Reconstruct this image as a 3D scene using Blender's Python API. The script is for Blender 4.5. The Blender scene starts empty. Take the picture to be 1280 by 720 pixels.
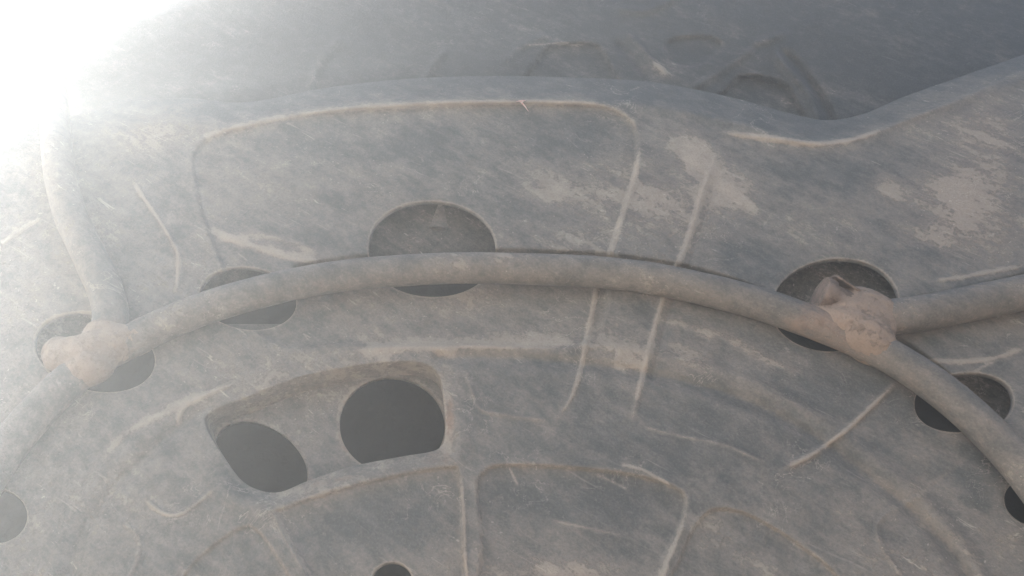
import bpy, bmesh, math, random
import numpy as np
from mathutils import Vector, Matrix

random.seed(4)
rng = np.random.default_rng(11)
SC = bpy.context.scene
COL = SC.collection

# ------------------------------------------------------------------ camera, sky, sun, exposure
PITCH = math.radians(38.0)      # the camera looks up at an upright disc
FOC = 1000.0                    # focal length in pixels of the 1280 px wide photograph
D0 = 0.60                       # metres from the lens to the disc along the view axis
CAM = np.array([0.0, -D0 * math.cos(PITCH), 0.80])
FWD = np.array([0.0, math.cos(PITCH), math.sin(PITCH)])
UPV = np.array([0.0, -math.sin(PITCH), math.cos(PITCH)])
RGT = np.array([1.0, 0.0, 0.0])

cam_d = bpy.data.cameras.new('camera')
cam_d.sensor_width = 36.0
cam_d.lens = 36.0 * FOC / 1280.0
cam_d.clip_start = 0.01
cam_d.clip_end = 200.0
cam = bpy.data.objects.new('camera', cam_d)
COL.objects.link(cam)
cam.location = CAM
cam.rotation_euler = (math.pi / 2 + PITCH, 0, 0)
SC.camera = cam

SUN_PX = (-850.0, 260.0)       # the sun stands outside the upper left corner
sd = FWD + RGT * (SUN_PX[0] - 640) / FOC + UPV * (360 - SUN_PX[1]) / FOC
sd = sd / np.linalg.norm(sd)
sun_el = math.asin(sd[2])
sun_az = math.atan2(sd[0], sd[1])        # clockwise from +Y

W = bpy.data.worlds.new('World')
SC.world = W
W.use_nodes = True
wn = W.node_tree
wn.nodes.clear()
wo = wn.nodes.new('ShaderNodeOutputWorld')
wb = wn.nodes.new('ShaderNodeBackground')
sky = wn.nodes.new('ShaderNodeTexSky')
sky.sky_type = 'NISHITA'
sky.sun_disc = False
sky.sun_elevation = sun_el
sky.sun_rotation = sun_az
sky.dust_density = 4.0
sky.air_density = 1.0
wb.inputs['Strength'].default_value = 0.05
wn.links.new(sky.outputs[0], wb.inputs[0])
wn.links.new(wb.outputs[0], wo.inputs[0])

sun_d = bpy.data.lights.new('sun', 'SUN')
sun_d.energy = 5.0
sun_d.angle = math.radians(0.5)
sun_d.color = (1.0, 0.965, 0.92)
sun = bpy.data.objects.new('sun', sun_d)
COL.objects.link(sun)
sun.rotation_euler = Vector(sd).to_track_quat('Z', 'Y').to_euler()
sun.location = (-2, 2, 4)

SC.view_settings.view_transform = 'Standard'
SC.view_settings.look = 'None'
SC.view_settings.exposure = 2.5
SC.view_settings.gamma = 1.0
SC.view_settings.use_curve_mapping = False
SC.render.engine = 'CYCLES'
SC.cycles.use_denoising = True
SC.cycles.volume_bounces = 1
SC.cycles.max_bounces = 6

# ------------------------------------------------------------------ measuring helpers
def P(px, py, h=0.0):
    """Point on the plane h metres in front of the disc face, seen at photo position (px, py)."""
    px = np.asarray(px, float); py = np.asarray(py, float); h = np.asarray(h, float)
    a = (px - 640) / FOC; b = (360 - py) / FOC
    dy = math.cos(PITCH) - b * math.sin(PITCH)
    dz = math.sin(PITCH) + b * math.cos(PITCH)
    t = (-h - CAM[1]) / dy
    return np.stack([CAM[0] + a * t, -h + 0 * t, CAM[2] + dz * t], axis=-1)

def crom(pts, n=12, closed=False):
    p = np.array(pts, float)
    if closed:
        p = np.vstack([p[-1], p, p[0], p[1]])
    else:
        p = np.vstack([2 * p[0] - p[1], p, 2 * p[-1] - p[-2]])
    out = []
    for i in range(1, len(p) - 2):
        for k in range(n):
            t = k / n
            a, b, c, d = p[i - 1], p[i], p[i + 1], p[i + 2]
            out.append(0.5 * ((2 * b) + (-a + c) * t + (2 * a - 5 * b + 4 * c - d) * t * t + (-a + 3 * b - 3 * c + d) * t ** 3))
    if not closed:
        out.append(p[-2])
    return np.array(out)

def seg_dist(q, line, closed=False):
    """distance of points q (n,2) to a polyline, and the arc fraction of the nearest point"""
    l = np.vstack([line, line[:1]]) if closed else line
    best = np.full(len(q), 1e9); arc = np.zeros(len(q)); near = np.zeros_like(q)
    L = np.r_[0, np.cumsum(np.linalg.norm(np.diff(l, axis=0), axis=1))]
    for i in range(len(l) - 1):
        a, b = l[i], l[i + 1]
        ab = b - a; dd = ab @ ab
        if dd < 1e-9: continue
        t = np.clip(((q - a) @ ab) / dd, 0, 1)
        c = a + t[:, None] * ab
        d = np.hypot(q[:, 0] - c[:, 0], q[:, 1] - c[:, 1])
        m = d < best
        best[m] = d[m]; near[m] = c[m]; arc[m] = (L[i] + t[m] * (L[i + 1] - L[i])) / L[-1]
    return best, arc, near

def stroke_dist(q, pts, reach, n=6):
    line = crom(pts, n)
    lo = line.min(0) - reach; hi = line.max(0) + reach
    m = (q[:, 0] > lo[0]) & (q[:, 0] < hi[0]) & (q[:, 1] > lo[1]) & (q[:, 1] < hi[1])
    d = np.full(len(q), 1e6); a = np.zeros(len(q))
    if m.any():
        dd, aa, _ = seg_dist(q[m], line)
        d[m] = dd; a[m] = aa
    return d, a

def inside(q, poly):
    x, y = q[:, 0], q[:, 1]
    r = np.zeros(len(q), bool)
    j = len(poly) - 1
    for i in range(len(poly)):
        xi, yi = poly[i]; xj, yj = poly[j]
        c = ((yi > y) != (yj > y)) & (x < (xj - xi) * (y - yi) / (yj - yi + 1e-12) + xi)
        r ^= c; j = i
    return r

NG = rng.random((256, 256))
def vnoise(x, y):
    xi = np.floor(x).astype(int); yi = np.floor(y).astype(int)
    fx = x - xi; fy = y - yi
    fx = fx * fx * (3 - 2 * fx); fy = fy * fy * (3 - 2 * fy)
    g = lambda a, b: NG[a % 256, b % 256]
    return (g(xi, yi) * (1 - fx) + g(xi + 1, yi) * fx) * (1 - fy) + (g(xi, yi + 1) * (1 - fx) + g(xi + 1, yi + 1) * fx) * fy

def fbm(x, y, o=4):
    s = 0; a = 0.5
    for k in range(o):
        s = s + a * vnoise(x + 17.3 * k, y + 5.1 * k); x = x * 2.03; y = y * 2.03; a *= 0.5
    return s

def smooth(a, b, x):
    t = np.clip((x - a) / (b - a), 0, 1)
    return t * t * (3 - 2 * t)

def ellipse(cx, cy, rx, ry, rot=0, n=72, sq=2.0):
    t = np.linspace(0, 2 * math.pi, n, endpoint=False)
    c = np.sign(np.cos(t)) * np.abs(np.cos(t)) ** (2 / sq) * rx
    s = np.sign(np.sin(t)) * np.abs(np.sin(t)) ** (2 / sq) * ry
    r = math.radians(rot)
    return np.stack([cx + c * math.cos(r) - s * math.sin(r), cy + c * math.sin(r) + s * math.cos(r)], 1)

# ------------------------------------------------------------------ object helpers
def tag(o, label=None, cat=None, kind=None, group=None):
    if label: o['label'] = label
    if cat: o['category'] = cat
    if kind: o['kind'] = kind
    if group: o['group'] = group
    return o

def thing(name, loc, label, cat):
    o = bpy.data.objects.new(name, None)
    COL.objects.link(o)
    o.location = loc
    o.empty_display_size = 0.05
    return tag(o, label, cat)

def mesh_obj(name, verts, faces, mat, parent=None, attrs=None, smooth_shade=True, origin=None):
    off = np.array(parent['_at'] if parent and '_at' in parent else (0, 0, 0), float)
    if origin is not None: off = np.array(origin, float)
    me = bpy.data.meshes.new(name)
    v = np.asarray(verts, float) - off
    me.from_pydata(v.tolist(), [], [list(map(int, f)) for f in faces])
    if attrs:
        for k, a in attrs.items():
            at = me.attributes.new(k, 'FLOAT', 'POINT')
            at.data.foreach_set('value', np.asarray(a, np.float32))
    me.materials.append(mat)
    me.polygons.foreach_set('use_smooth', [smooth_shade] * len(me.polygons))
    me.update()
    o = bpy.data.objects.new(name, me)
    COL.objects.link(o)
    if parent is not None: o.parent = parent
    elif origin is not None: o.location = origin
    return o

# ------------------------------------------------------------------ materials
def dusty(name, paint, paint2, dust, amount=0.5, scale=1.0, rough=0.62, rust=True, fleck=1.0):
    """painted sheet under a worn film of earth: amount shifts how much of it is left; attributes 'dust' and 'rust' add more"""
    m = bpy.data.materials.new(name)
    m.use_nodes = True
    nt = m.node_tree; N = nt.nodes; L = nt.links
    N.clear()
    out = N.new('ShaderNodeOutputMaterial'); bs = N.new('ShaderNodeBsdfPrincipled')
    L.new(bs.outputs[0], out.inputs[0])
    tc = N.new('ShaderNodeTexCoord')
    def mapping(sc, rot=(0, 0, 0)):
        mp = N.new('ShaderNodeMapping')
        mp.inputs['Scale'].default_value = sc; mp.inputs['Rotation'].default_value = rot
        L.new(tc.outputs['Object'], mp.inputs[0]); return mp
    def noise(vec, s, det=6, ro=0.6, dist=0.0):
        n = N.new('ShaderNodeTexNoise'); n.inputs['Scale'].default_value = s * scale
        n.inputs['Detail'].default_value = det; n.inputs['Roughness'].default_value = ro
        n.inputs['Distortion'].default_value = dist
        L.new(vec, n.inputs['Vector']); return n.outputs[0]
    def mth(op, a, b=None, c=None, clamp=False):
        n = N.new('ShaderNodeMath'); n.operation = op; n.use_clamp = clamp
        for i, x in enumerate((a, b, c)):
            if x is None: continue
            if isinstance(x, (int, float)): n.inputs[i].default_value = x
            else: L.new(x, n.inputs[i])
        return n.outputs[0]
    def rmp(x, a, b, lo=0.0, hi=1.0):
        n = N.new('ShaderNodeMapRange'); n.interpolation_type = 'SMOOTHSTEP'
        L.new(x, n.inputs['Value'])
        n.inputs['From Min'].default_value = a; n.inputs['From Max'].default_value = b
        n.inputs['To Min'].default_value = lo; n.inputs['To Max'].default_value = hi
        return n.outputs[0]
    def mix(f, a, b):
        n = N.new('ShaderNodeMix'); n.data_type = 'RGBA'
        if isinstance(f, (int, float)): n.inputs[0].default_value = f
        else: L.new(f, n.inputs[0])
        for i, x in ((6, a), (7, b)):
            if isinstance(x, tuple): n.inputs[i].default_value = (*x, 1)
            else: L.new(x, n.inputs[i])
        return n.outputs[2]
    def attr(k):
        n = N.new('ShaderNodeAttribute'); n.attribute_name = k; return n.outputs['Fac']
    obj = tc.outputs['Object']
    streak = mapping((1.0, 1.0, 1.0), (0, math.radians(-38), 0))
    st2 = N.new('ShaderNodeMapping'); st2.inputs['Scale'].default_value = (0.22, 1, 1.0)
    L.new(streak.outputs[0], st2.inputs[0])
    st3 = N.new('ShaderNodeMapping'); st3.inputs['Scale'].default_value = (0.6, 1, 1.0)
    L.new(streak.outputs[0], st3.inputs[0])
    nb = noise(obj, 7, 6, 0.6, 0.0)              # broad
    nm = noise(st3.outputs[0], 74, 12, 0.72, 0.0)            # patches
    nf = noise(obj, 230, 6, 0.75)                # grain
    ng = noise(obj, 640, 3, 0.6)                 # grit
    ns = noise(st2.outputs[0], 105, 10, 0.74, 0.2) # wiped streaks
    da = attr('dust')
    # mud film
    s = mth('ADD', mth('MULTIPLY', nb, 0.55), mth('MULTIPLY', nm, 0.45))
    s = mth('ADD', s, mth('MULTIPLY', ns, 0.4))
    s = mth('ADD', s, mth('MULTIPLY', nf, 0.36))
    s = mth('ADD', s, mth('MULTIPLY', da, 0.34))
    film = rmp(s, 0.93 - amount * 0.35, 1.34 - amount * 0.35)
    crust = rmp(s, 1.10 - amount * 0.2, 1.13 - amount * 0.2)
    # thin whitish scratch flecks and crackle lines
    stf = N.new('ShaderNodeMapping'); stf.inputs['Scale'].default_value = (0.16, 1, 1.0)
    L.new(streak.outputs[0], stf.inputs[0])
    fl = rmp(noise(stf.outputs[0], 190, 4, 0.6, 0.5), 0.665, 0.72)
    fl = mth('MULTIPLY', fl, rmp(nb, 0.40, 0.58))
    hair_m = mapping((1, 1, 1), (0, math.radians(-31), 0))
    sth = N.new('ShaderNodeMapping'); sth.inputs['Scale'].default_value = (0.05, 1, 1.0)
    L.new(hair_m.outputs[0], sth.inputs[0])
    hair = mth('MULTIPLY', rmp(noise(sth.outputs[0], 330, 3, 0.5), 0.64, 0.71), rmp(noise(obj, 16, 5, 0.65), 0.48, 0.62))
    fl = mth('MAXIMUM', fl, mth('MULTIPLY', hair, 0.38))
    rid = mth('ABSOLUTE', mth('SUBTRACT', noise(obj, 26, 7, 0.62, 1.2), 0.5))
    crack = mth('MULTIPLY', rmp(rid, 0.0, 0.010, 0.9, 0.0), rmp(noise(obj, 15, 5, 0.65), 0.54, 0.66))
    speck = mth('MULTIPLY', rmp(noise(obj, 330, 3, 0.6), 0.665, 0.72), rmp(nb, 0.42, 0.58))
    base = mix(rmp(nm, 0.35, 0.65), paint, paint2)
    base = mix(mth('MULTIPLY', rmp(nf, 0.45, 0.7), 0.25), base, tuple(x * 0.5 for x in paint))
    dustc = mix(rmp(noise(obj, 60, 6, 0.65), 0.3, 0.7), tuple(x * 0.78 for x in dust), tuple(min(1, x * 1.18) for x in dust))
    dustc = mix(rmp(noise(obj, 5, 3, 0.5), 0.4, 0.62), dustc, (dust[0] * 1.0, dust[1] * 0.96, dust[2] * 0.95))
    c = mix(mth('MULTIPLY', film, 0.60), base, dustc)
    c = mix(mth('MULTIPLY', crust, 0.42), c, dustc)
    pale = tuple(min(1, x * 1.55 + 0.03) for x in dust)
    c = mix(mth('MULTIPLY', mth('MAXIMUM', fl, crack), 0.5 * fleck), c, pale)
    c = mix(mth('MULTIPLY', speck, 0.5 * fleck), c, pale)
    # dust packed along beads, steps and edges
    line = rmp(mth('ADD', mth('MULTIPLY', da, 1.0), mth('MULTIPLY', mth('SUBTRACT', nm, 0.5), 1.5)), 0.50, 0.82)
    c = mix(mth('MULTIPLY', line, 0.42), c, dustc)
    c = mix(mth('MULTIPLY', rmp(ng, 0.5, 0.68), 0.10), c, tuple(x * 1.2 for x in dust))
    c = mix(mth('MULTIPLY', rmp(ng, 0.5, 0.34), 0.14), c, tuple(x * 0.45 for x in paint))
    if rust:
        ra = attr('rust')
        rr = rmp(mth('ADD', ra, mth('MULTIPLY', mth('SUBTRACT', nm, 0.5), 1.4)), 0.35, 0.95)
        rc = mix(rmp(noise(obj, 90, 5, 0.65), 0.35, 0.65), (0.19, 0.115, 0.085), (0.31, 0.22, 0.17))
        c = mix(mth('MULTIPLY', rr, 0.7), c, rc)
    L.new(c, bs.inputs['Base Color'])
    L.new(mth('ADD', mth('MULTIPLY', film, 0.22), rough, clamp=True), bs.inputs['Roughness'])
    bs.inputs['Specular IOR Level'].default_value = 0.35
    hgt = mth('ADD', mth('MULTIPLY', crust, 0.6), mth('MULTIPLY', nf, 0.9))
    hgt = mth('ADD', hgt, mth('MULTIPLY', ng, 0.35))
    hgt = mth('ADD', hgt, mth('MULTIPLY', nm, 0.9))
    hgt = mth('ADD', hgt, mth('MULTIPLY', mth('MAXIMUM', fl, crack), 0.35))
    bp = N.new('ShaderNodeBump'); bp.inputs['Strength'].default_value = 0.7
    bp.inputs['Distance'].default_value = 0.0016
    L.new(hgt, bp.inputs['Height']); L.new(bp.outputs[0], bs.inputs['Normal'])
    return m

DUST = (0.390, 0.350, 0.305)
M_plate = dusty('dusty_dark_paint', (0.084, 0.091, 0.095), (0.118, 0.124, 0.126), DUST, 0.66)
M_bar = dusty('dusty_round_bar', (0.090, 0.093, 0.095), (0.112, 0.113, 0.112), DUST, 0.54, 1.0)
M_stub = dusty('rusty_cut_steel', (0.09, 0.072, 0.064), (0.125, 0.098, 0.085), (0.30, 0.235, 0.20), 0.45, 1.3, fleck=0.4)
M_weld = dusty('rusty_weld_metal', (0.14, 0.115, 0.10), (0.17, 0.135, 0.112), (0.34, 0.275, 0.225), 0.7, 1.0, fleck=0.4)
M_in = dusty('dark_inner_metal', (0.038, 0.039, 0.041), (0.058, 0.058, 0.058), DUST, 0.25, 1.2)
M_win = dusty('recessed_panel_paint', (0.085, 0.088, 0.092), (0.12, 0.12, 0.12), DUST, 0.55, 1.2)
M_back = dusty('back_disc_shaded', (0.040, 0.042, 0.044), (0.058, 0.060, 0.062), DUST, 0.18, 1.0, fleck=0.4)  # plate paint darkened to put the shade behind the rim into colour

def simple(name, col, rough=0.8, col2=None, sc=20):
    m = bpy.data.materials.new(name); m.use_nodes = True
    nt = m.node_tree; bs = nt.nodes['Principled BSDF']
    bs.inputs['Roughness'].default_value = rough
    n = nt.nodes.new('ShaderNodeTexNoise'); n.inputs['Scale'].default_value = sc; n.inputs['Detail'].default_value = 8
    r = nt.nodes.new('ShaderNodeValToRGB')
    r.color_ramp.elements[0].position = 0.35; r.color_ramp.elements[1].position = 0.65
    r.color_ramp.elements[0].color = (*col, 1); r.color_ramp.elements[1].color = (*(col2 or col), 1)
    tc = nt.nodes.new('ShaderNodeTexCoord')
    nt.links.new(tc.outputs['Object'], n.inputs['Vector'])
    nt.links.new(n.outputs[0], r.inputs[0]); nt.links.new(r.outputs[0], bs.inputs['Base Color'])
    bp = nt.nodes.new('ShaderNodeBump'); bp.inputs['Distance'].default_value = 0.01
    nt.links.new(n.outputs[0], bp.inputs['Height']); nt.links.new(bp.outputs[0], bs.inputs['Normal'])
    return m
M_ground = simple('dry_earth', (0.36, 0.26, 0.19), 0.95, (0.47, 0.36, 0.27), 9)
M_void = simple('painted_dark_inside', (0.018, 0.018, 0.02), 0.9, (0.028, 0.028, 0.03), 30)  # black colour stands for the shade inside the holes
M_glint = simple('pinkish_glint', (0.80, 0.45, 0.40), 0.4, (0.88, 0.80, 0.76), 500)  # pale tones of the glint on the bead

# ------------------------------------------------------------------ ground
gx = np.linspace(-4, 4, 41)
gv = [(x, y, 0.02 * (float(fbm(np.array([x * 1.3 + 9]), np.array([y * 1.3 + 4]))[0]) - 0.5)) for y in gx for x in gx]
gf = [(j * 41 + i, j * 41 + i + 1, (j + 1) * 41 + i + 1, (j + 1) * 41 + i) for j in range(40) for i in range(40)]
ground = mesh_obj('ground', gv, gf, M_ground)
tag(ground, 'bare dry reddish earth below the disc', kind='structure')

# ------------------------------------------------------------------ front disc
RIM = crom([(-330, 300), (-230, 240), (-100, 188), (0, 157), (50, 149), (100, 143), (160, 127), (230, 122), (290, 128), (335, 124), (400, 111), (480, 101),
            (560, 96), (640, 95), (720, 97), (800, 101), (860, 110), (920, 123), (970, 137), (1010, 147), (1040, 150),
            (1080, 142), (1130, 121), (1200, 96), (1280, 68), (1380, 30), (1520, -10), (1700, -30), (1910, -10)], 10)
def rim_y(px): return np.interp(px, RIM[:, 0], RIM[:, 1])

WINDOW = crom([(256, 530), (262, 515), (300, 499), (370, 472), (440, 457), (500, 451), (534, 455), (550, 470), (555, 500),
               (557, 542), (546, 562), (500, 571), (440, 583), (385, 601), (350, 615), (322, 612), (298, 597), (272, 560)], 8, closed=True)
HOLES = [
    ellipse(540, 311, 80, 60, 2, sq=2.1),
    ellipse(310, 373, 61, 39, 8),
    ellipse(118, 440, 77, 48, 14),
    ellipse(-6, 645, 40, 34, 0),
    ellipse(1044, 381, 80, 58, -6),
    ellipse(1205, 503, 62, 37, -4, sq=2.2),
    ellipse(1296, 627, 41, 31, 10),
    ellipse(490, 727, 26, 25, 0),
]
RELIEF = 1.05                   # the pressing is deep
PYB, nrow = 880, 336
cx = np.concatenate([np.arange(-300, -40, 6.0), np.arange(-40, 1322, 2.25), np.arange(1324, 1900, 8.0)])
ncol = len(cx)
vv = np.linspace(0, 1, nrow)
GX = np.repeat(cx[None, :], nrow, 0)
GY = rim_y(GX) + (PYB - rim_y(GX)) * vv[:, None]
Q = np.stack([GX.ravel(), GY.ravel()], 1)
def idx(r, c): return r * ncol + c
rr, cc = np.meshgrid(np.arange(nrow - 1), np.arange(ncol - 1), indexing='ij')
F = np.stack([idx(rr, cc).ravel(), idx(rr + 1, cc).ravel(), idx(rr + 1, cc + 1).ravel(), idx(rr, cc + 1).ravel()], 1)

# cut the holes: drop cells inside, pull the cut edge onto the outline
walls = []
alive = np.ones(len(F), bool)
for hi, poly in enumerate(HOLES + [WINDOW]):
    cen = Q[F].mean(1)
    rem = inside(cen, poly) & alive
    alive &= ~rem
    rv = np.unique(F[rem]); kv = np.unique(F[alive])
    bv = np.intersect1d(rv, kv)
    if len(bv) == 0: continue
    _, arc, near = seg_dist(Q[bv], poly, closed=True)
    Q[bv] = near
    # ordered boundary edges
    fe = F[rem]
    e_rem = {}
    for f in fe:
        for k in range(4):
            a, b = int(f[k]), int(f[(k + 1) % 4])
            key = (min(a, b), max(a, b))
            e_rem[key] = e_rem.get(key, 0) + 1
    edges = [k for k, n in e_rem.items() if n == 1]
    walls.append((hi, poly, edges))
F = F[alive]

# relief of the pressing, in millimetres
H = np.zeros(len(Q)); DU = np.zeros(len(Q)); RU = np.zeros(len(Q))
H += 5.0 * (fbm(Q[:, 0] / 260, Q[:, 1] / 200 + 3) - 0.5) + 0.9 * (fbm(Q[:, 0] / 40 + 5, Q[:, 1] / 30) - 0.5)
r = Q[:, 1] - rim_y(Q[:, 0])
band = 31.0
H += -9.0 * np.clip(1 - r / band, 0, 1) ** 1.25
H += 1.6 * np.exp(-((r - band) / 7) ** 2) * smooth(180, 330, Q[:, 0])

def sdf(poly_pts, n=8):
    poly = crom(poly_pts, n, closed=True)
    d, _, _ = seg_dist(Q, poly, closed=True)
    return np.where(inside(Q, poly), -d, d)

def sunk(poly_pts, depth, w, dust=0.0, wd=7, bead=0.0, wb=8):
    global H, DU
    s = sdf(poly_pts)
    w = w * 0.42; H += -depth * smooth(w, -w, s)
    if bead: H += bead * np.exp(-((s - w) / wb) ** 2)
    if dust: DU += 0.8 * dust * np.exp(-((s - 1) / (0.5 * wd)) ** 2)

def line(pts, amp, w, dust=0.0, wd=None, rust=0.0, fade=True):
    global H, DU, RU
    d, a = stroke_dist(Q, pts, 60)
    e = np.ones_like(a)
    if fade: e = smooth(0, 0.12, a + 0.03) * smooth(1.0, 0.86, a - 0.02)
    H += amp * np.exp(-(d / (0.55 * w)) ** 2) * e
    if dust: DU += 1.05 * dust * np.exp(-(d / (0.42 * (wd or w) + 0.6)) ** 2) * e
    if rust: RU += rust * np.exp(-(d / (wd or w)) ** 2) * e

def patch(x, y, rx, ry, rot, dust=0.0, rust=0.0):
    global DU, RU
    a = math.radians(rot)
    dx = Q[:, 0] - x; dy = Q[:, 1] - y
    u = (dx * math.cos(a) + dy * math.sin(a)) / rx; v = (-dx * math.sin(a) + dy * math.cos(a)) / ry
    g = np.exp(-(u * u + v * v))
    DU += (0.85 * dust) * g; RU += rust * g

# upper pressed field with its rounded corners
sunk([(243, 215), (246, 188), (268, 170), (330, 153), (420, 139), (560, 131), (700, 130), (757, 135), (788, 152), (797, 185), (792, 225), (778, 270),
      (765, 330), (735, 425), (600, 430), (440, 430), (330, 420), (262, 290)], 3.4, 8, 0.0, bead=0.5)
line([(250, 180), (270, 168), (330, 151), (420, 137), (560, 129), (700, 128), (757, 133), (789, 151), (800, 180)], 1.6, 9, 0.75, 9)
line([(800, 182), (795, 215), (780, 262), (762, 320), (748, 352), (741, 385), (731, 440), (716, 493), (693, 528)], 2.0, 4.5, 1.0, 5)
line([(893, 198), (876, 248), (860, 300), (846, 334), (826, 382), (811, 440), (796, 500), (790, 530)], 2.0, 6, 0.7, 7)
line([(905, 200), (888, 250), (868, 312), (838, 385), (823, 443), (806, 502)], -1.6, 6)
line([(905, 165), (960, 172), (1020, 179), (1070, 173), (1110, 159)], 2.2, 6, 0.85, 6)
line([(1100, 163), (1180, 132), (1280, 90), (1400, 42)], 1.6, 5, 0.15)
line([(835, 170), (868, 200), (905, 232), (950, 270)], 0.5, 12, 0.55, 16)
# soft crease between the outer band and the dished middle
CREASE = [(60, 840), (92, 705), (120, 640), (165, 588), (230, 530), (262, 508)]
line(CREASE, -3.2, 15, fade=False); line([(x - 22, y - 12) for x, y in CREASE], 1.5, 16)
CREASE2 = [(548, 447), (640, 449), (730, 456), (800, 466), (870, 482), (940, 505), (1020, 548), (1100, 608), (1160, 660), (1215, 730), (1280, 850)]
line(CREASE2, -3.6, 14, fade=False); line([(x + 4, y - 26) for x, y in CREASE2], 1.8, 15, 0.15, 14)
line([(450, 440), (520, 428), (560, 430), (650, 432), (720, 430)], 0.8, 8, 0.45, 12)
line([(470, 452), (500, 436), (535, 432), (575, 448)], 0.6, 8, 0.5, 9)
# inner fields of the dish
sunk([(583, 800), (578, 690), (574, 600), (556, 585), (450, 606), (360, 634), (346, 648), (385, 720), (420, 800)], 3.4, 7, 0.25, 8)
sunk([(607, 800), (603, 680), (597, 610), (606, 590), (628, 582), (700, 584), (780, 592), (835, 606), (857, 624), (850, 660), (830, 715), (805, 800)], 3.2, 6, 0.45, 6, bead=0.8)
sunk([(822, 800), (850, 700), (874, 652), (900, 636), (945, 648), (1000, 682), (1050, 724), (1100, 800)], 2.8, 6, 0.35, 6)
sunk([(190, 800), (232, 718), (268, 682), (302, 660), (322, 664), (345, 695), (372, 740), (390, 800)], 2.6, 6, 0.45, 5)
line([(577, 598), (581, 660), (585, 800)], 1.2, 4, 0.35, 4)
line([(344, 640), (365, 680), (395, 730)], 1.6, 8, 0.35, 9)
line([(855, 655), (838, 690), (818, 740)], 1.4, 9, 0.35, 11)
# grooves shaped to give a dark contact shade along the bars' upper edge
line([(540, 318), (600, 316), (680, 318), (760, 322), (835, 332), (895, 346), (965, 370)], -6, 7)
line([(1125, 381), (1160, 376), (1220, 364), (1290, 347), (1420, 314), (1600, 268)], -8.0, 9)
line([(1118, 423), (1156, 449), (1190, 476)], -6, 7)
line([(365, 336), (430, 325), (470, 321)], -4, 6)
# strokes of the band and the dish
line([(1122, 476), (1085, 512), (1058, 537), (1015, 568), (978, 586)], 3.0, 7, 0.9, 7)
line([(1235, 548), (1200, 578), (1170, 602), (1135, 628), (1108, 642), (1096, 660), (1104, 685), (1128, 725), (1150, 790)], 0.9, 6, 0.15, 5)
line([(1226, 556), (1180, 596), (1140, 622)], -1.2, 7)
line([(165, 225), (190, 262), (208, 290), (223, 322), (219, 370)], 1.6, 5, 0.7, 5)
line([(222, 532), (228, 512), (248, 498), (292, 478)], 1.4, 5, 0.8, 4.5)
line([(180, 624), (205, 642), (226, 642), (250, 626), (272, 608)], 1.4, 4, 0.65, 4)
line([(150, 652), (172, 670), (172, 695), (158, 730)], 1.2, 6, 0.3, 6)
line([(0, 306), (25, 288), (52, 272)], 1.0, 5, 0.7, 5)
line([(583, 462), (590, 490), (602, 512), (640, 520), (690, 526)], 1.2, 4, 0.35, 4)
line([(800, 532), (850, 545), (905, 556), (960, 580)], 0.9, 4, 0.6, 4)
line([(745, 592), (785, 612)], 0.6, 3, 0.7, 3); line([(636, 584), (648, 607)], 0.6, 2.5, 0.8, 2.5)
line([(690, 650), (780, 670)], 0.4, 3, 0.6, 3); line([(775, 580), (805, 588), (838, 606)], 0.6, 4, 0.8, 4)
line([(258, 285), (300, 302), (350, 318), (400, 328)], 1.0, 8, 0.8, 10)
line([(270, 300), (340, 296), (400, 318)], 0.4, 6, 0.45, 9)
line([(820, 396), (900, 420), (960, 450), (1010, 470)], 0.6, 10, 0.5, 14)
line([(1130, 448), (1180, 452), (1240, 448), (1285, 432)], 0.8, 6, 0.75, 7)
line([(1215, 478), (1222, 462), (1245, 452)], 0.5, 3, 0.6, 3)
line([(1170, 350), (1205, 346), (1235, 340), (1282, 332)], 1.0, 5, 0.7, 5)
line([(130, 570), (160, 540), (205, 515), (255, 490)], 0.6, 6, 0.5, 12)
# worn patches of earth
for a in [(870, 188, 40, 16, 35, 0.8), (900, 240, 55, 35, 20, 0.55), (980, 180, 60, 14, 8, 0.5), (1110, 235, 22, 13, 40, 0.9), (1210, 240, 50, 30, 10, 0.6),
          (1230, 170, 40, 40, 0, 0.35), (1000, 270, 60, 40, 30, 0.35), (690, 235, 60, 22, 20, 0.6), (820, 260, 40, 40, 0, 0.4), (760, 420, 30, 24, 20, 0.5),
          (680, 420, 60, 12, 4, 0.5), (790, 450, 20, 20, 0, 0.5), (860, 440, 40, 18, 14, 0.5), (700, 715, 110, 18, 0, 0.7), (440, 598, 110, 16, -14, 0.6),
          (555, 520, 14, 50, 0, 0.5), (900, 640, 30, 26, 0, 0.2), (930, 700, 80, 30, 20, 0.4), (1000, 640, 60, 30, 20, 0.2), (540, 430, 40, 12, 0, 0.4), (120, 290, 60, 30, 30, 0.3),
          (200, 170, 50, 20, -10, 0.5), (380, 318, 40, 9, 14, 0.6), (150, 620, 60, 40, 0, 0.25), (330, 230, 40, 20, 20, 0.3), (1190, 290, 60, 20, 0, 0.3), (1160, 610, 70, 60, 20, 0.15)]:
    patch(*a)
for a in [(680, 270, 110, 14, 5, -0.3), (1050, 215, 60, 30, 0, -0.5), (450, 180, 160, 26, 0, -0.35), (720, 175, 50, 26, 0, -0.5), (700, 630, 80, 30, 0, -0.45), (480, 650, 70, 40, 0, -0.4),
          (1000, 470, 60, 30, 20, -0.35), (1080, 470, 30, 30, 0, -0.4), (600, 70, 900, 40, 0, -0.35), (560, 410, 60, 14, 0, -0.3), (1220, 600, 40, 60, 30, -0.45), (940, 330, 60, 20, 15, -0.3),
          (1140, 320, 60, 14, 0, -0.2), (650, 490, 60, 40, 0, -0.2)]:
    patch(*a)
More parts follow.
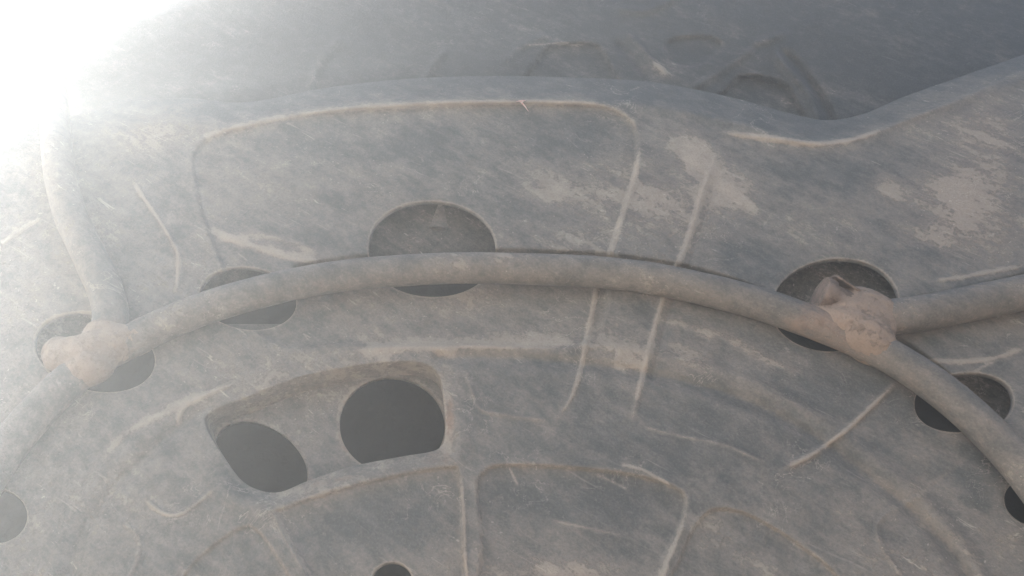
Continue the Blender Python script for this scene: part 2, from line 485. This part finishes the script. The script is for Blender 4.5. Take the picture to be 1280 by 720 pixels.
for a in [(562, 520, 9, 34, 0, 0, 0.8), (420, 600, 90, 10, -14, 0, 0.55), (545, 575, 26, 12, 0, 0, 0.5), (690, 240, 80, 26, 20, 0, 0.22), (980, 175, 40, 10, 8, 0, 0.3),
          (600, 600, 12, 60, 0, 0, 0.3), (860, 660, 20, 40, 20, 0, 0.3)]:
    patch(*a)
DU -= 0.45 * np.clip(1 - r / 36, 0, 1)
# rims of the openings: turned in a little and dusted along the edge
for k, poly in enumerate(HOLES):
    d, _, _ = seg_dist(Q, poly, closed=True)
    H += -0.5 * np.exp(-(d / 3) ** 2); DU += 0.55 * np.exp(-(d / 1.3) ** 2)
dW, _, _ = seg_dist(Q, WINDOW, closed=True)
low = smooth(540, 600, Q[:, 1] + (Q[:, 0] - 400) * 0.25)
H += -5.0 * np.exp(-(dW / 11) ** 2) * (0.08 + 0.92 * low)
H += 2.0 * np.exp(-((dW - 22) / 13) ** 2) * low

HM = H * RELIEF / 1000.0
V = P(Q[:, 0], Q[:, 1], HM)
verts = V.tolist(); dust = DU.tolist(); rust = RU.tolist()
faces = [tuple(f) for f in F]
# sheet edges of the holes and the deep wall of the window
extra_faces = []
for hi, poly, edges in walls:
    deep = 0.021 if hi == len(HOLES) else 0.0035
    cen = poly.mean(0)
    ids = sorted({i for e in edges for i in e})
    rings = []
    steps = [(0.35, 0.0004), (0.6, 0.0014), (0.7, deep)] if deep < 0.01 else [(0.5, 0.0006), (0.9, 0.002), (1.1, 0.010), (1.2, deep)]
    prev = {i: i for i in ids}
    for inset, back in steps:
        cur = {}
        for i in ids:
            q = Q[i]; dv = cen - q; dv = dv / (np.linalg.norm(dv) + 1e-9)
            # move inward in the plane of the disc, then straight back: real depth
            q2 = q + dv * inset
            p0 = P(q2[0], q2[1], HM[i]); p0 = p0 + np.array([0, back, 0])
            cur[i] = len(verts); verts.append(p0.tolist())
            far = back / deep
            dust.append(DU[i] * (1 - far) + (0.1 if deep > 0.01 else -0.2) * far); rust.append(RU[i])
        for a, b in edges:
            extra_faces.append((prev[a], prev[b], cur[b], cur[a]))
        prev = cur
# carry the sheet down to the ground below the picture
nb = len(verts)
brow = [idx(nrow - 1, c) for c in range(0, ncol)]
zb = V[brow][:, 2].min()
prev = brow
for z in (0.62, 0.3, 0.015):
    cur = []
    for i in brow:
        cur.append(len(verts)); verts.append([V[i][0], V[i][1], z]); dust.append(0); rust.append(0)
    for k in range(0, ncol - 1):
        extra_faces.append((prev[k], cur[k], cur[k + 1], prev[k + 1]))
    prev = cur
verts = np.array(verts)

# one sheet, three parts: rolled rim, outer band, dished middle
BASE = (0.0, 0.05, 0.0)
front = thing('pressed_disc', BASE, 'large dusty grey pressed disc with round holes and embossed fields behind the bars', 'machine disc')
front['_at'] = BASE
fq = np.vstack([Q, np.zeros((len(verts) - len(Q), 2))])
cline = np.vstack([crom(CREASE, 8)[:], crom(CREASE2, 8)])
o_ = np.argsort(cline[:, 0]); cline = cline[o_]
allf = [tuple(f) for f in faces] + extra_faces
full = bpy.data.meshes.new('full_sheet')
full.from_pydata(verts.tolist(), [], allf); full.update()
bm = bmesh.new(); bm.from_mesh(full); bmesh.ops.recalc_face_normals(bm, faces=bm.faces[:])
bm.verts.ensure_lookup_table(); bm.faces.ensure_lookup_table()
# face the camera
if bm.faces[len(faces) // 2].normal.y > 0:
    bmesh.ops.reverse_faces(bm, faces=bm.faces[:])
bm.normal_update()
vn = np.array([v.normal[:] for v in bm.verts])
allf = [tuple(v.index for v in f.verts) for f in bm.faces]
bm.free(); bpy.data.meshes.remove(full)
cls = np.ones(len(allf), int)
fc = np.array([verts[list(f)].mean(0) for f in allf])
rowband = P(cx, rim_y(cx) + band, 0)
cl3 = P(cline[:, 0], cline[:, 1], 0)
cls[fc[:, 2] > np.interp(fc[:, 0], rowband[:, 0], rowband[:, 2])] = 0
inn = (fc[:, 2] < np.interp(fc[:, 0], cl3[:, 0], cl3[:, 2])) & (fc[:, 0] > cl3[0, 0]) & (fc[:, 0] < cl3[-1, 0])
cls[inn] = 2
dust = np.array(dust); rust = np.array(rust)
for k, nm in enumerate(('rolled_rim', 'outer_band', 'dished_middle')):
    sel = [f for f, c in zip(allf, cls) if c == k]
    used = np.unique(np.concatenate([np.array(f) for f in sel]))
    remap = -np.ones(len(verts), int); remap[used] = np.arange(len(used))
    o = mesh_obj(nm, verts[used], [tuple(remap[list(f)]) for f in sel], M_plate, front, {'dust': dust[used], 'rust': rust[used]})
    o.data.normals_split_custom_set_from_vertices([tuple(x) for x in vn[used]])

# unseen closed pan added behind the sheet to keep its holes dark
cols = list(range(0, ncol, 6)); 
if cols[-1] != ncol - 1: cols.append(ncol - 1)
sv = []; 
for c in cols:
    t = V[idx(0, c)]
    for (y, z) in ((t[1], t[2]), (t[1] + 0.012, t[2] + 0.002), (t[1] + 0.045, t[2] - 0.004), (t[1] + 0.055, t[2] - 0.03), (t[1] + 0.055, 0.015)):
        sv.append((t[0], y, z))
sf = []
for k in range(len(cols) - 1):
    for j in range(4):
        sf.append((k * 5 + j, (k + 1) * 5 + j, (k + 1) * 5 + j + 1, k * 5 + j + 1))
for k in (0, len(cols) - 1):
    b = len(sv); t = V[idx(0, cols[k])]
    sv.append((t[0], 0.0, 0.015))
    sf.append((k * 5, k * 5 + 1, k * 5 + 2, k * 5 + 3, k * 5 + 4, b))
mesh_obj('unseen_pan', sv, sf, M_void, front, smooth_shade=False)

# ring of metal behind the holes, ending under the bar
RING = crom([(-60, 670), (-10, 588), (35, 528), (80, 482), (120, 450), (160, 428), (210, 404), (270, 381), (350, 359), (430, 345), (520, 337), (600, 335), (680, 337), (756, 341),
             (830, 351), (895, 365), (950, 380), (1000, 397), (1070, 425), (1120, 450), (1170, 483), (1220, 525), (1262, 568), (1300, 615), (1350, 690)], 8)
def offset_line(line, d):
    t = np.gradient(line, axis=0); t /= np.linalg.norm(t, axis=1)[:, None]
    n = np.stack([t[:, 1], -t[:, 0]], 1)     # towards the rim
    return line + n * d
bv = []; bd = []; rows = [(-4, -0.050), (2, -0.034), (14, -0.030), (40, -0.026), (75, -0.024), (115, -0.024)]
for d, h in rows:
    l = offset_line(RING, d)
    w = 0.003 * (fbm(l[:, 0] / 60 + d, l[:, 1] / 60) - 0.5)
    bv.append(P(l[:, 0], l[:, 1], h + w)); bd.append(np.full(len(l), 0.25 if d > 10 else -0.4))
nR = len(RING)
bf = [(j * nR + i, j * nR + i + 1, (j + 1) * nR + i + 1, (j + 1) * nR + i) for j in range(len(rows) - 1) for i in range(nR - 1)]
bo = mesh_obj('backing_ring', np.concatenate(bv), bf, M_in, front, {'dust': np.concatenate(bd), 'rust': np.zeros(len(rows) * nR)})
sm = bo.modifiers.new('thick', 'SOLIDIFY'); sm.thickness = 0.002; sm.offset = 0

# small folded tab on the backing ring, seen through the top opening
t0 = [P(538, 286, -0.0245), P(560, 287, -0.0245), P(556, 262, -0.0255), P(549, 258, -0.0255)]
tv = [p for p in t0] + [p + np.array([0, -0.004, -0.001]) for p in t0[:2]] + [p + np.array([0, -0.006, -0.002]) for p in t0[2:]]
mesh_obj('tab', tv, [(3, 2, 1, 0), (4, 5, 6, 7), (0, 1, 5, 4), (1, 2, 6, 5), (2, 3, 7, 6), (3, 0, 4, 7)], M_win, front,
         {'dust': np.array([0, 0, .2, .2, 0, 0, .2, .4]), 'rust': np.zeros(8)}, smooth_shade=False)

# recessed panel behind the window with its two round openings
IH = -0.0205
ix = np.arange(215, 606, 3.0); iy = np.arange(405, 661, 3.0)
qx, qy = np.meshgrid(ix, iy); IQ = np.stack([qx.ravel(), qy.ravel()], 1)
nx, ny = len(ix), len(iy)
a, b = np.meshgrid(np.arange(ny - 1), np.arange(nx - 1), indexing='ij')
IF = np.stack([(a * nx + b).ravel(), ((a + 1) * nx + b).ravel(), ((a + 1) * nx + b + 1).ravel(), (a * nx + b + 1).ravel()], 1)
al = np.ones(len(IF), bool); iw = []
for poly in (ellipse(326, 577, 64, 43, 34, 80), ellipse(490, 532, 66, 60, 10, 80)):
    rem = inside(IQ[IF].mean(1), poly) & al; al &= ~rem
    bvx = np.intersect1d(np.unique(IF[rem]), np.unique(IF[al]))
    _, _, near = seg_dist(IQ[bvx], poly, closed=True); IQ[bvx] = near
    cnt = {}
    for f in IF[rem]:
        for k in range(4):
            e = (min(f[k], f[(k + 1) % 4]), max(f[k], f[(k + 1) % 4])); cnt[e] = cnt.get(e, 0) + 1
    iw.append(([e for e, n in cnt.items() if n == 1], poly))
ih = IH + 0.0015 * (fbm(IQ[:, 0] / 50, IQ[:, 1] / 50) - 0.5)
idust = 0.1 + 0 * ih; irust = 0 * ih
for _, poly in iw:
    d, _, _ = seg_dist(IQ, poly, closed=True)
    irust += 0.55 * np.exp(-(d / 7) ** 2); idust += 0.5 * np.exp(-(d / 5) ** 2)
IV = P(IQ[:, 0], IQ[:, 1], ih).tolist(); IFl = [tuple(f) for f in IF[al]]
idust = idust.tolist(); irust = irust.tolist()
for edges, poly in iw:
    m = {}
    for e in edges:
        for i in e:
            if i not in m:
                m[i] = len(IV); IV.append((np.array(IV[i]) + [0, 0.0025, 0]).tolist()); idust.append(0); irust.append(0.3)
    IFl += [(a_, b_, m[b_], m[a_]) for a_, b_ in edges]
mesh_obj('recessed_panel', IV, IFl, M_win, front, {'dust': idust, 'rust': irust})

# ------------------------------------------------------------------ round bars in front of the disc
def tube(path3, rad, nseg=26, seed=0, flat=1.0, wob=0.03):
    """round bar along a 3-D path with slightly uneven skin; returns verts, faces and per-vertex (along, around)"""
    p = np.asarray(path3, float); n = len(p)
    t = np.gradient(p, axis=0); t /= np.linalg.norm(t, axis=1)[:, None]
    front_dir = np.array([0, -1.0, 0])
    v = []; s = np.r_[0, np.cumsum(np.linalg.norm(np.diff(p, axis=0), axis=1))]
    ang = np.linspace(0, 2 * math.pi, nseg, endpoint=False)
    for i in range(n):
        b = np.cross(t[i], front_dir); b /= np.linalg.norm(b)
        nn = np.cross(b, t[i])
        R = rad[i] if hasattr(rad, '__len__') else rad
        k = R * (1 + wob * 2 * (fbm(s[i] / 0.035 + seed + 0 * ang, np.cos(ang) * 1.2 + 9 + seed) - 0.5) + wob * (fbm(s[i] / 0.008 + 3 * ang * 0, 6 * np.sin(ang) + seed + 4) - 0.5))
        v.append(p[i] + (np.cos(ang) * k)[:, None] * b + (np.sin(ang) * k * flat)[:, None] * nn)
    v = np.concatenate(v)
    f = [(i * nseg + j, i * nseg + (j + 1) % nseg, (i + 1) * nseg + (j + 1) % nseg, (i + 1) * nseg + j) for i in range(n - 1) for j in range(nseg)]
    f.append(tuple(range(nseg))[::-1]); f.append(tuple((n - 1) * nseg + j for j in range(nseg)))
    return v, f

def resample(l, step):
    s = np.r_[0, np.cumsum(np.linalg.norm(np.diff(l, axis=0), axis=1))]
    k = np.linspace(0, s[-1], max(2, int(s[-1] / step)))
    return np.stack([np.interp(k, s, l[:, i]) for i in range(l.shape[1])], 1)

RB = 0.0119
GB = (0.0, -0.02, 0.0)
guard = thing('bar_guard', GB, 'bent ring of dusty round steel bar with two welded branches, lying against the disc', 'bar guard')
guard['_at'] = GB
def bar(name, pts, hh, rad, seed, dustv=0.15, n=10, rusts=()):
    l = resample(crom(pts, n), 5.0)
    s = np.linspace(0, 1, len(l)); h = np.interp(s, np.linspace(0, 1, len(hh)), hh)
    path = P(l[:, 0], l[:, 1], h)
    v, f = tube(path, rad, seed=seed)
    px = np.repeat(l, 26, 0)
    ru = np.zeros(len(v))
    for x, y, rr_, k in rusts: ru += k * np.exp(-((px[:, 0] - x) ** 2 + (px[:, 1] - y) ** 2) / rr_ ** 2)
    return mesh_obj(name, v, f, M_bar, guard, {'dust': np.full(len(v), dustv), 'rust': ru})
RPTS = [(-170, 900), (-90, 730), (-50, 655), (-10, 588), (35, 528), (80, 482), (120, 450), (160, 428), (210, 404), (270, 381), (350, 359), (430, 345), (520, 337), (600, 335), (680, 337), (756, 341),
        (830, 351), (895, 365), (950, 380), (1000, 397), (1070, 425), (1120, 450), (1170, 483), (1220, 525), (1262, 568), (1300, 615), (1350, 690), (1420, 840)]
bar('ring_bar', RPTS, [0.0115] * 5, RB, 1, 0.12, 8, rusts=[(120, 450, 60, 0.7), (1065, 415, 62, 0.55), (1240, 545, 24, 0.45), (20, 540, 60, 0.3), (880, 374, 36, 0.3), (1000, 408, 40, 0.45), (1150, 475, 30, 0.35), (560, 352, 30, 0.3)])
bar('branch_bar', [(128, 440), (138, 402), (133, 365), (112, 320), (88, 268), (74, 210), (68, 140), (64, 78)], [0.011, 0.012, 0.013, 0.014, 0.014, 0.010, -0.02, -0.092], 0.0122, 5, 0.05,
    rusts=[(132, 420, 30, 0.6)])
bar('branch_bar', [(1062, 400), (1110, 397), (1160, 390), (1220, 378), (1290, 363), (1420, 332), (1600, 285), (1860, 230)], [0.010, 0.011, 0.013, 0.016, 0.018], 0.0130, 8, 0.15,
    rusts=[(1100, 398, 30, 0.5)])

def blob(name, balls, parent, mat, vox=0.0012, rough_amp=0.0009, seed=0, rust=0.6, dustv=0.3, notch=()):
    """lump of weld: overlapping ellipsoids fused into one skin, then roughened"""
    bm = bmesh.new()
    for (px, py, h, rx, ry, rz, rot) in balls:
        c = P(px, py, h)
        mtx = Matrix.Translation(Vector(c)) @ Matrix.Rotation(math.radians(rot), 4, 'Y') @ Matrix.Diagonal((rx, ry, rz, 1))
        bmesh.ops.create_icosphere(bm, subdivisions=3, radius=1.0, matrix=mtx)
    me = bpy.data.meshes.new('tmp'); bm.to_mesh(me); bm.free()
    o = bpy.data.objects.new('tmp', me); COL.objects.link(o)
    md = o.modifiers.new('r', 'REMESH'); md.mode = 'VOXEL'; md.voxel_size = vox
    md2 = o.modifiers.new('s', 'SMOOTH'); md2.iterations = 6; md2.factor = 0.5
    dg = bpy.context.evaluated_depsgraph_get(); ev = o.evaluated_get(dg); em = ev.to_mesh()
    v = np.array([x.co[:] for x in em.vertices]); nrm = np.array([x.normal[:] for x in em.vertices]); f = [tuple(p.vertices) for p in em.polygons]
    ev.to_mesh_clear(); bpy.data.objects.remove(o); bpy.data.meshes.remove(me)
    k = fbm(v[:, 0] / 0.012 + seed, v[:, 2] / 0.009 + v[:, 1] / 0.02) - 0.5 + 0.6 * (fbm(v[:, 0] / 0.004 + seed, v[:, 2] / 0.004) - 0.5)
    rg = np.abs(fbm(v[:, 0] / 0.007 + seed + 5, v[:, 2] / 0.006 + v[:, 1] / 0.009) - 0.48)
    v = v + nrm * (k * 2 * rough_amp * 0.7 - 0.0007 * np.exp(-(rg / 0.035) ** 2))[:, None]
    return mesh_obj(name, v, f, mat, parent, {'dust': np.full(len(v), dustv), 'rust': np.full(len(v), rust)})

# right joint: lump of weld where the branch leaves the ring
blob('weld_lump', [(1072, 398, 0.014, 0.026, 0.014, 0.020, 20), (1090, 405, 0.013, 0.016, 0.0135, 0.021, 0), (1060, 410, 0.013, 0.022, 0.0158, 0.014, 25), (1080, 420, 0.014, 0.022, 0.0150, 0.016, 28), (1052, 385, 0.012, 0.016, 0.012, 0.014, 10),
                   (1088, 434, 0.012, 0.017, 0.0150, 0.011, 32), (1100, 392, 0.012, 0.012, 0.013, 0.014, 0), (1030, 397, 0.010, 0.014, 0.0135, 0.009, 20), (1080, 386, 0.013, 0.022, 0.0135, 0.0165, 28), (1045, 402, 0.0115, 0.020, 0.0135, 0.011, 24)], guard, M_weld, seed=2, rust=0.35, dustv=0.35)
# left joint
blob('weld_lump', [(118, 440, 0.014, 0.026, 0.014, 0.016, -22), (92, 444, 0.013, 0.020, 0.0125, 0.014, -10), (72, 441, 0.010, 0.010, 0.010, 0.012, 0), (140, 432, 0.013, 0.020, 0.014, 0.015, -28),
                   (112, 460, 0.013, 0.018, 0.0135, 0.012, -35), (132, 420, 0.012, 0.016, 0.0135, 0.012, 0), (165, 426, 0.011, 0.018, 0.0135, 0.011, -25), (66, 450, 0.009, 0.006, 0.007, 0.006, 0)], guard, M_weld, seed=7, rust=0.40, dustv=0.5)

# cut-off stub standing out of the right lump, with a torn sleeve curling round it
A = P(1070, 388, 0.012); B = P(1024, 367, 0.019)
ax = (B - A) / np.linalg.norm(B - A)
e1 = np.cross(ax, [0, -1, 0]); e1 /= np.linalg.norm(e1); e2 = np.cross(e1, ax)
ns = 28; ang = np.linspace(0, 2 * math.pi, ns, endpoint=False)
sv = []; 
prof = [(0.0, 0.0122), (0.25, 0.0106), (0.55, 0.0104), (0.72, 0.0106), (0.745, 0.0126), (0.95, 0.0129), (0.985, 0.0128), (1.0, 0.0124), (1.0, 0.0118), (0.998, 0.0060)]
LEN = np.linalg.norm(B - A)
for t, rd in prof:
    k = rd * (1 + 0.10 * (fbm(np.cos(ang) * 1.5 + 3, np.sin(ang) * 1.5 + t) - 0.5))
    sv.append(A + ax * LEN * t + (np.cos(ang) * k)[:, None] * e1 + (np.sin(ang) * k * 1.05)[:, None] * e2)
sv = np.concatenate(sv)
sf = [(i * ns + j, i * ns + (j + 1) % ns, (i + 1) * ns + (j + 1) % ns, (i + 1) * ns + j) for i in range(len(prof) - 1) for j in range(ns)]
sf.append(tuple((len(prof) - 1) * ns + j for j in range(ns)))
stub = mesh_obj('cut_stub', sv, sf, M_stub, guard, {'dust': np.full(len(sv), 0.35), 'rust': np.full(len(sv), 0.3)})
na, nl = 30, 9
sv = []; sf = []
for i in range(nl):
    t = i / (nl - 1)
    for j in range(na):
        u = j / (na - 1)
        an = math.radians(-80 + 138 * u)
        edge = 0.55 + 0.30 * float(fbm(np.array([u * 7.0]), np.array([2.2]), 3)[0])
        L_ = (-0.1 + t * (edge + 0.25)) * LEN
        rd = 0.0140 + 0.0026 * t * t + 0.0012 * (float(fbm(np.array([u * 5.0 + 2]), np.array([t * 3.0]), 3)[0]) - 0.5)
        sv.append(A + ax * L_ + e1 * math.cos(an) * rd + e2 * math.sin(an) * rd)
for i in range(nl - 1):
    for j in range(na - 1):
        sf.append((i * na + j, i * na + j + 1, (i + 1) * na + j + 1, (i + 1) * na + j))
sl = mesh_obj('torn_sleeve', sv, sf, M_stub, stub, {'dust': np.full(len(sv), 0.3), 'rust': np.full(len(sv), 0.5)}, origin=GB)
sm = sl.modifiers.new('thick', 'SOLIDIFY'); sm.thickness = 0.0016; sm.offset = 0

# ------------------------------------------------------------------ second disc behind
BH = -0.105
TOP = crom([(40, 62), (50, 57), (120, 33), (220, 0), (330, -34), (480, -72), (700, -105), (1000, -118), (1300, -110), (1600, -90), (2000, -60)], 8)
bx = np.linspace(46, 1950, 476); nr2 = 110
top = np.interp(bx, TOP[:, 0], TOP[:, 1]); v2 = np.linspace(0, 1, nr2)
X2 = np.repeat(bx[None, :], nr2, 0); Y2 = top[None, :] + (235 - top[None, :]) * v2[:, None]
Q = np.stack([X2.ravel(), Y2.ravel()], 1)
H = np.zeros(len(Q)); DU = np.zeros(len(Q)); RU = np.zeros(len(Q))
H += 8 * (fbm(Q[:, 0] / 200 + 2, Q[:, 1] / 120) - 0.5)
r2 = np.minimum(Q[:, 1] - np.interp(Q[:, 0], bx, top), Q[:, 0] - 46)
H += -10 * np.clip(1 - r2 / 14, 0, 1) ** 1.6
line([(632, 78), (648, 62), (668, 50), (690, 44)], 3, 7, 0.2, 5)
sunk([(640, 140), (668, 82), (690, 58), (740, 56), (752, 66), (772, 100), (785, 140)], 5, 5, 0.25, 4)
line([(655, 57), (690, 55), (735, 56)], 0.5, 3, 0.5, 3)
line([(785, 42), (802, 60), (818, 78), (838, 96)], 3.5, 7, 0.3, 6); line([(770, 52), (795, 78), (815, 104)], -3, 8)
sunk([(864, 84), (882, 76), (904, 57), (880, 46), (835, 52), (840, 76)], 4, 4, 0.3, 4)
sunk([(895, 130), (908, 114), (928, 95), (958, 98), (982, 106), (996, 128), (1008, 160), (960, 160)], 6, 4, 0.3, 4)
line([(966, 64), (985, 86), (1004, 108), (1016, 128), (1026, 160)], 4, 8, 0.1, 6); line([(978, 62), (1000, 86), (1020, 112), (1036, 140), (1044, 170)], -5, 9)
line([(866, 112), (890, 96), (926, 72), (945, 58)], 4, 7, 0.15, 6)
line([(940, 55), (965, 48), (985, 40)], 3, 8, 0.2, 8)
line([(770, 10), (800, 14), (825, 8), (850, -6)], 3, 7, 0.1, 6)
line([(560, 60), (540, 85), (520, 120)], 3, 8); line([(430, 45), (400, 80), (380, 130)], 3, 9, 0.15, 8)
for a_ in [(1045, 115, 30, 10, 10, 0.3), (920, 36, 40, 12, 10, 0.3), (830, 85, 16, 12, 0, 0.35), (745, 22, 14, 3, 10, 0.5), (850, 90, 40, 20, 0, 0.3), (1090, 125, 40, 12, 20, 0.3), (980, 128, 20, 8, 30, 0.5)]:
    patch(*a_)
V2 = P(Q[:, 0], Q[:, 1], BH + H * 1.7 / 1000)
nb2 = len(bx)
F2 = [(j * nb2 + i, (j + 1) * nb2 + i, (j + 1) * nb2 + i + 1, j * nb2 + i + 1) for j in range(nr2 - 1) for i in range(nb2 - 1)]
v2l = V2.tolist(); d2 = DU.tolist(); u2 = RU.tolist()
prev = [(nr2 - 1) * nb2 + i for i in range(nb2)]
for z in (0.5, 0.012):
    cur = []
    for i in range(nb2):
        cur.append(len(v2l)); v2l.append([V2[(nr2 - 1) * nb2 + i][0], -BH, z]); d2.append(0); u2.append(0)
    F2 += [(prev[i], cur[i], cur[i + 1], prev[i + 1]) for i in range(nb2 - 1)]
    prev = cur
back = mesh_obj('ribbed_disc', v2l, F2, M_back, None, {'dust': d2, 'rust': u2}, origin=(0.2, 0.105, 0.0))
tag(back, 'ribbed disc, its shade put into dark paint, behind the top rim of the front disc', 'machine disc')
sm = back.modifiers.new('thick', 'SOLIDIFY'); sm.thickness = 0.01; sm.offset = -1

# ------------------------------------------------------------------ glint of light on the bead, built as a pale sliver
o0 = P(652, 130, 0.004)
s_ = 0.00055
sp = [(-9, 4.5, 0), (-3, 5.2, 1.5), (7, 6, 1), (3, 3.2, 2), (1.6, 0, 2.5), (6, -6, 2), (11, -15, 0.5), (5, -7, 1.2), (-1.5, 0.8, 2), (-4, 3.4, 1.5)]
top_ = [o0 + np.array([x * s_, -z * s_ - 0.0005, y * s_ * 1.3]) for x, y, z in sp]
bot_ = [p + np.array([0, 0.0006, 0]) for p in top_]
n_ = len(sp)
fs = [tuple(range(n_)), tuple(range(2 * n_ - 1, n_ - 1, -1))] + [(i, n_ + i, n_ + (i + 1) % n_, (i + 1) % n_) for i in range(n_)]
glint = mesh_obj('glint_sliver', top_ + bot_, fs, M_glint, None, smooth_shade=False, origin=tuple(o0))
tag(glint, 'tiny pinkish white sliver standing for a glint on the bead below the top rim', 'glint')

# ------------------------------------------------------------------ air volume added to stand in for lens glare
hz = bpy.data.meshes.new('glare_haze')
bm = bmesh.new()
bmesh.ops.create_cube(bm, size=1.0, matrix=Matrix.Translation((0, 0, 0.35)) @ Matrix.Diagonal((9.0, 9.0, 2.9, 1)))
bm.to_mesh(hz); bm.free()
HZ = bpy.data.objects.new('glare_haze', hz); COL.objects.link(HZ)
tag(HZ, 'pale air volume added for the lens glare towards the sun', kind='stuff')
mh = bpy.data.materials.new('glare_air'); mh.use_nodes = True
nt = mh.node_tree; nt.nodes.clear()
ho = nt.nodes.new('ShaderNodeOutputMaterial'); pv = nt.nodes.new('ShaderNodeVolumePrincipled')
pv.inputs['Color'].default_value = (0.92, 0.97, 1.0, 1)
pv.inputs['Density'].default_value = 0.155
pv.inputs['Anisotropy'].default_value = 0.60
nt.links.new(pv.outputs[0], ho.inputs['Volume'])
hz.materials.append(mh)
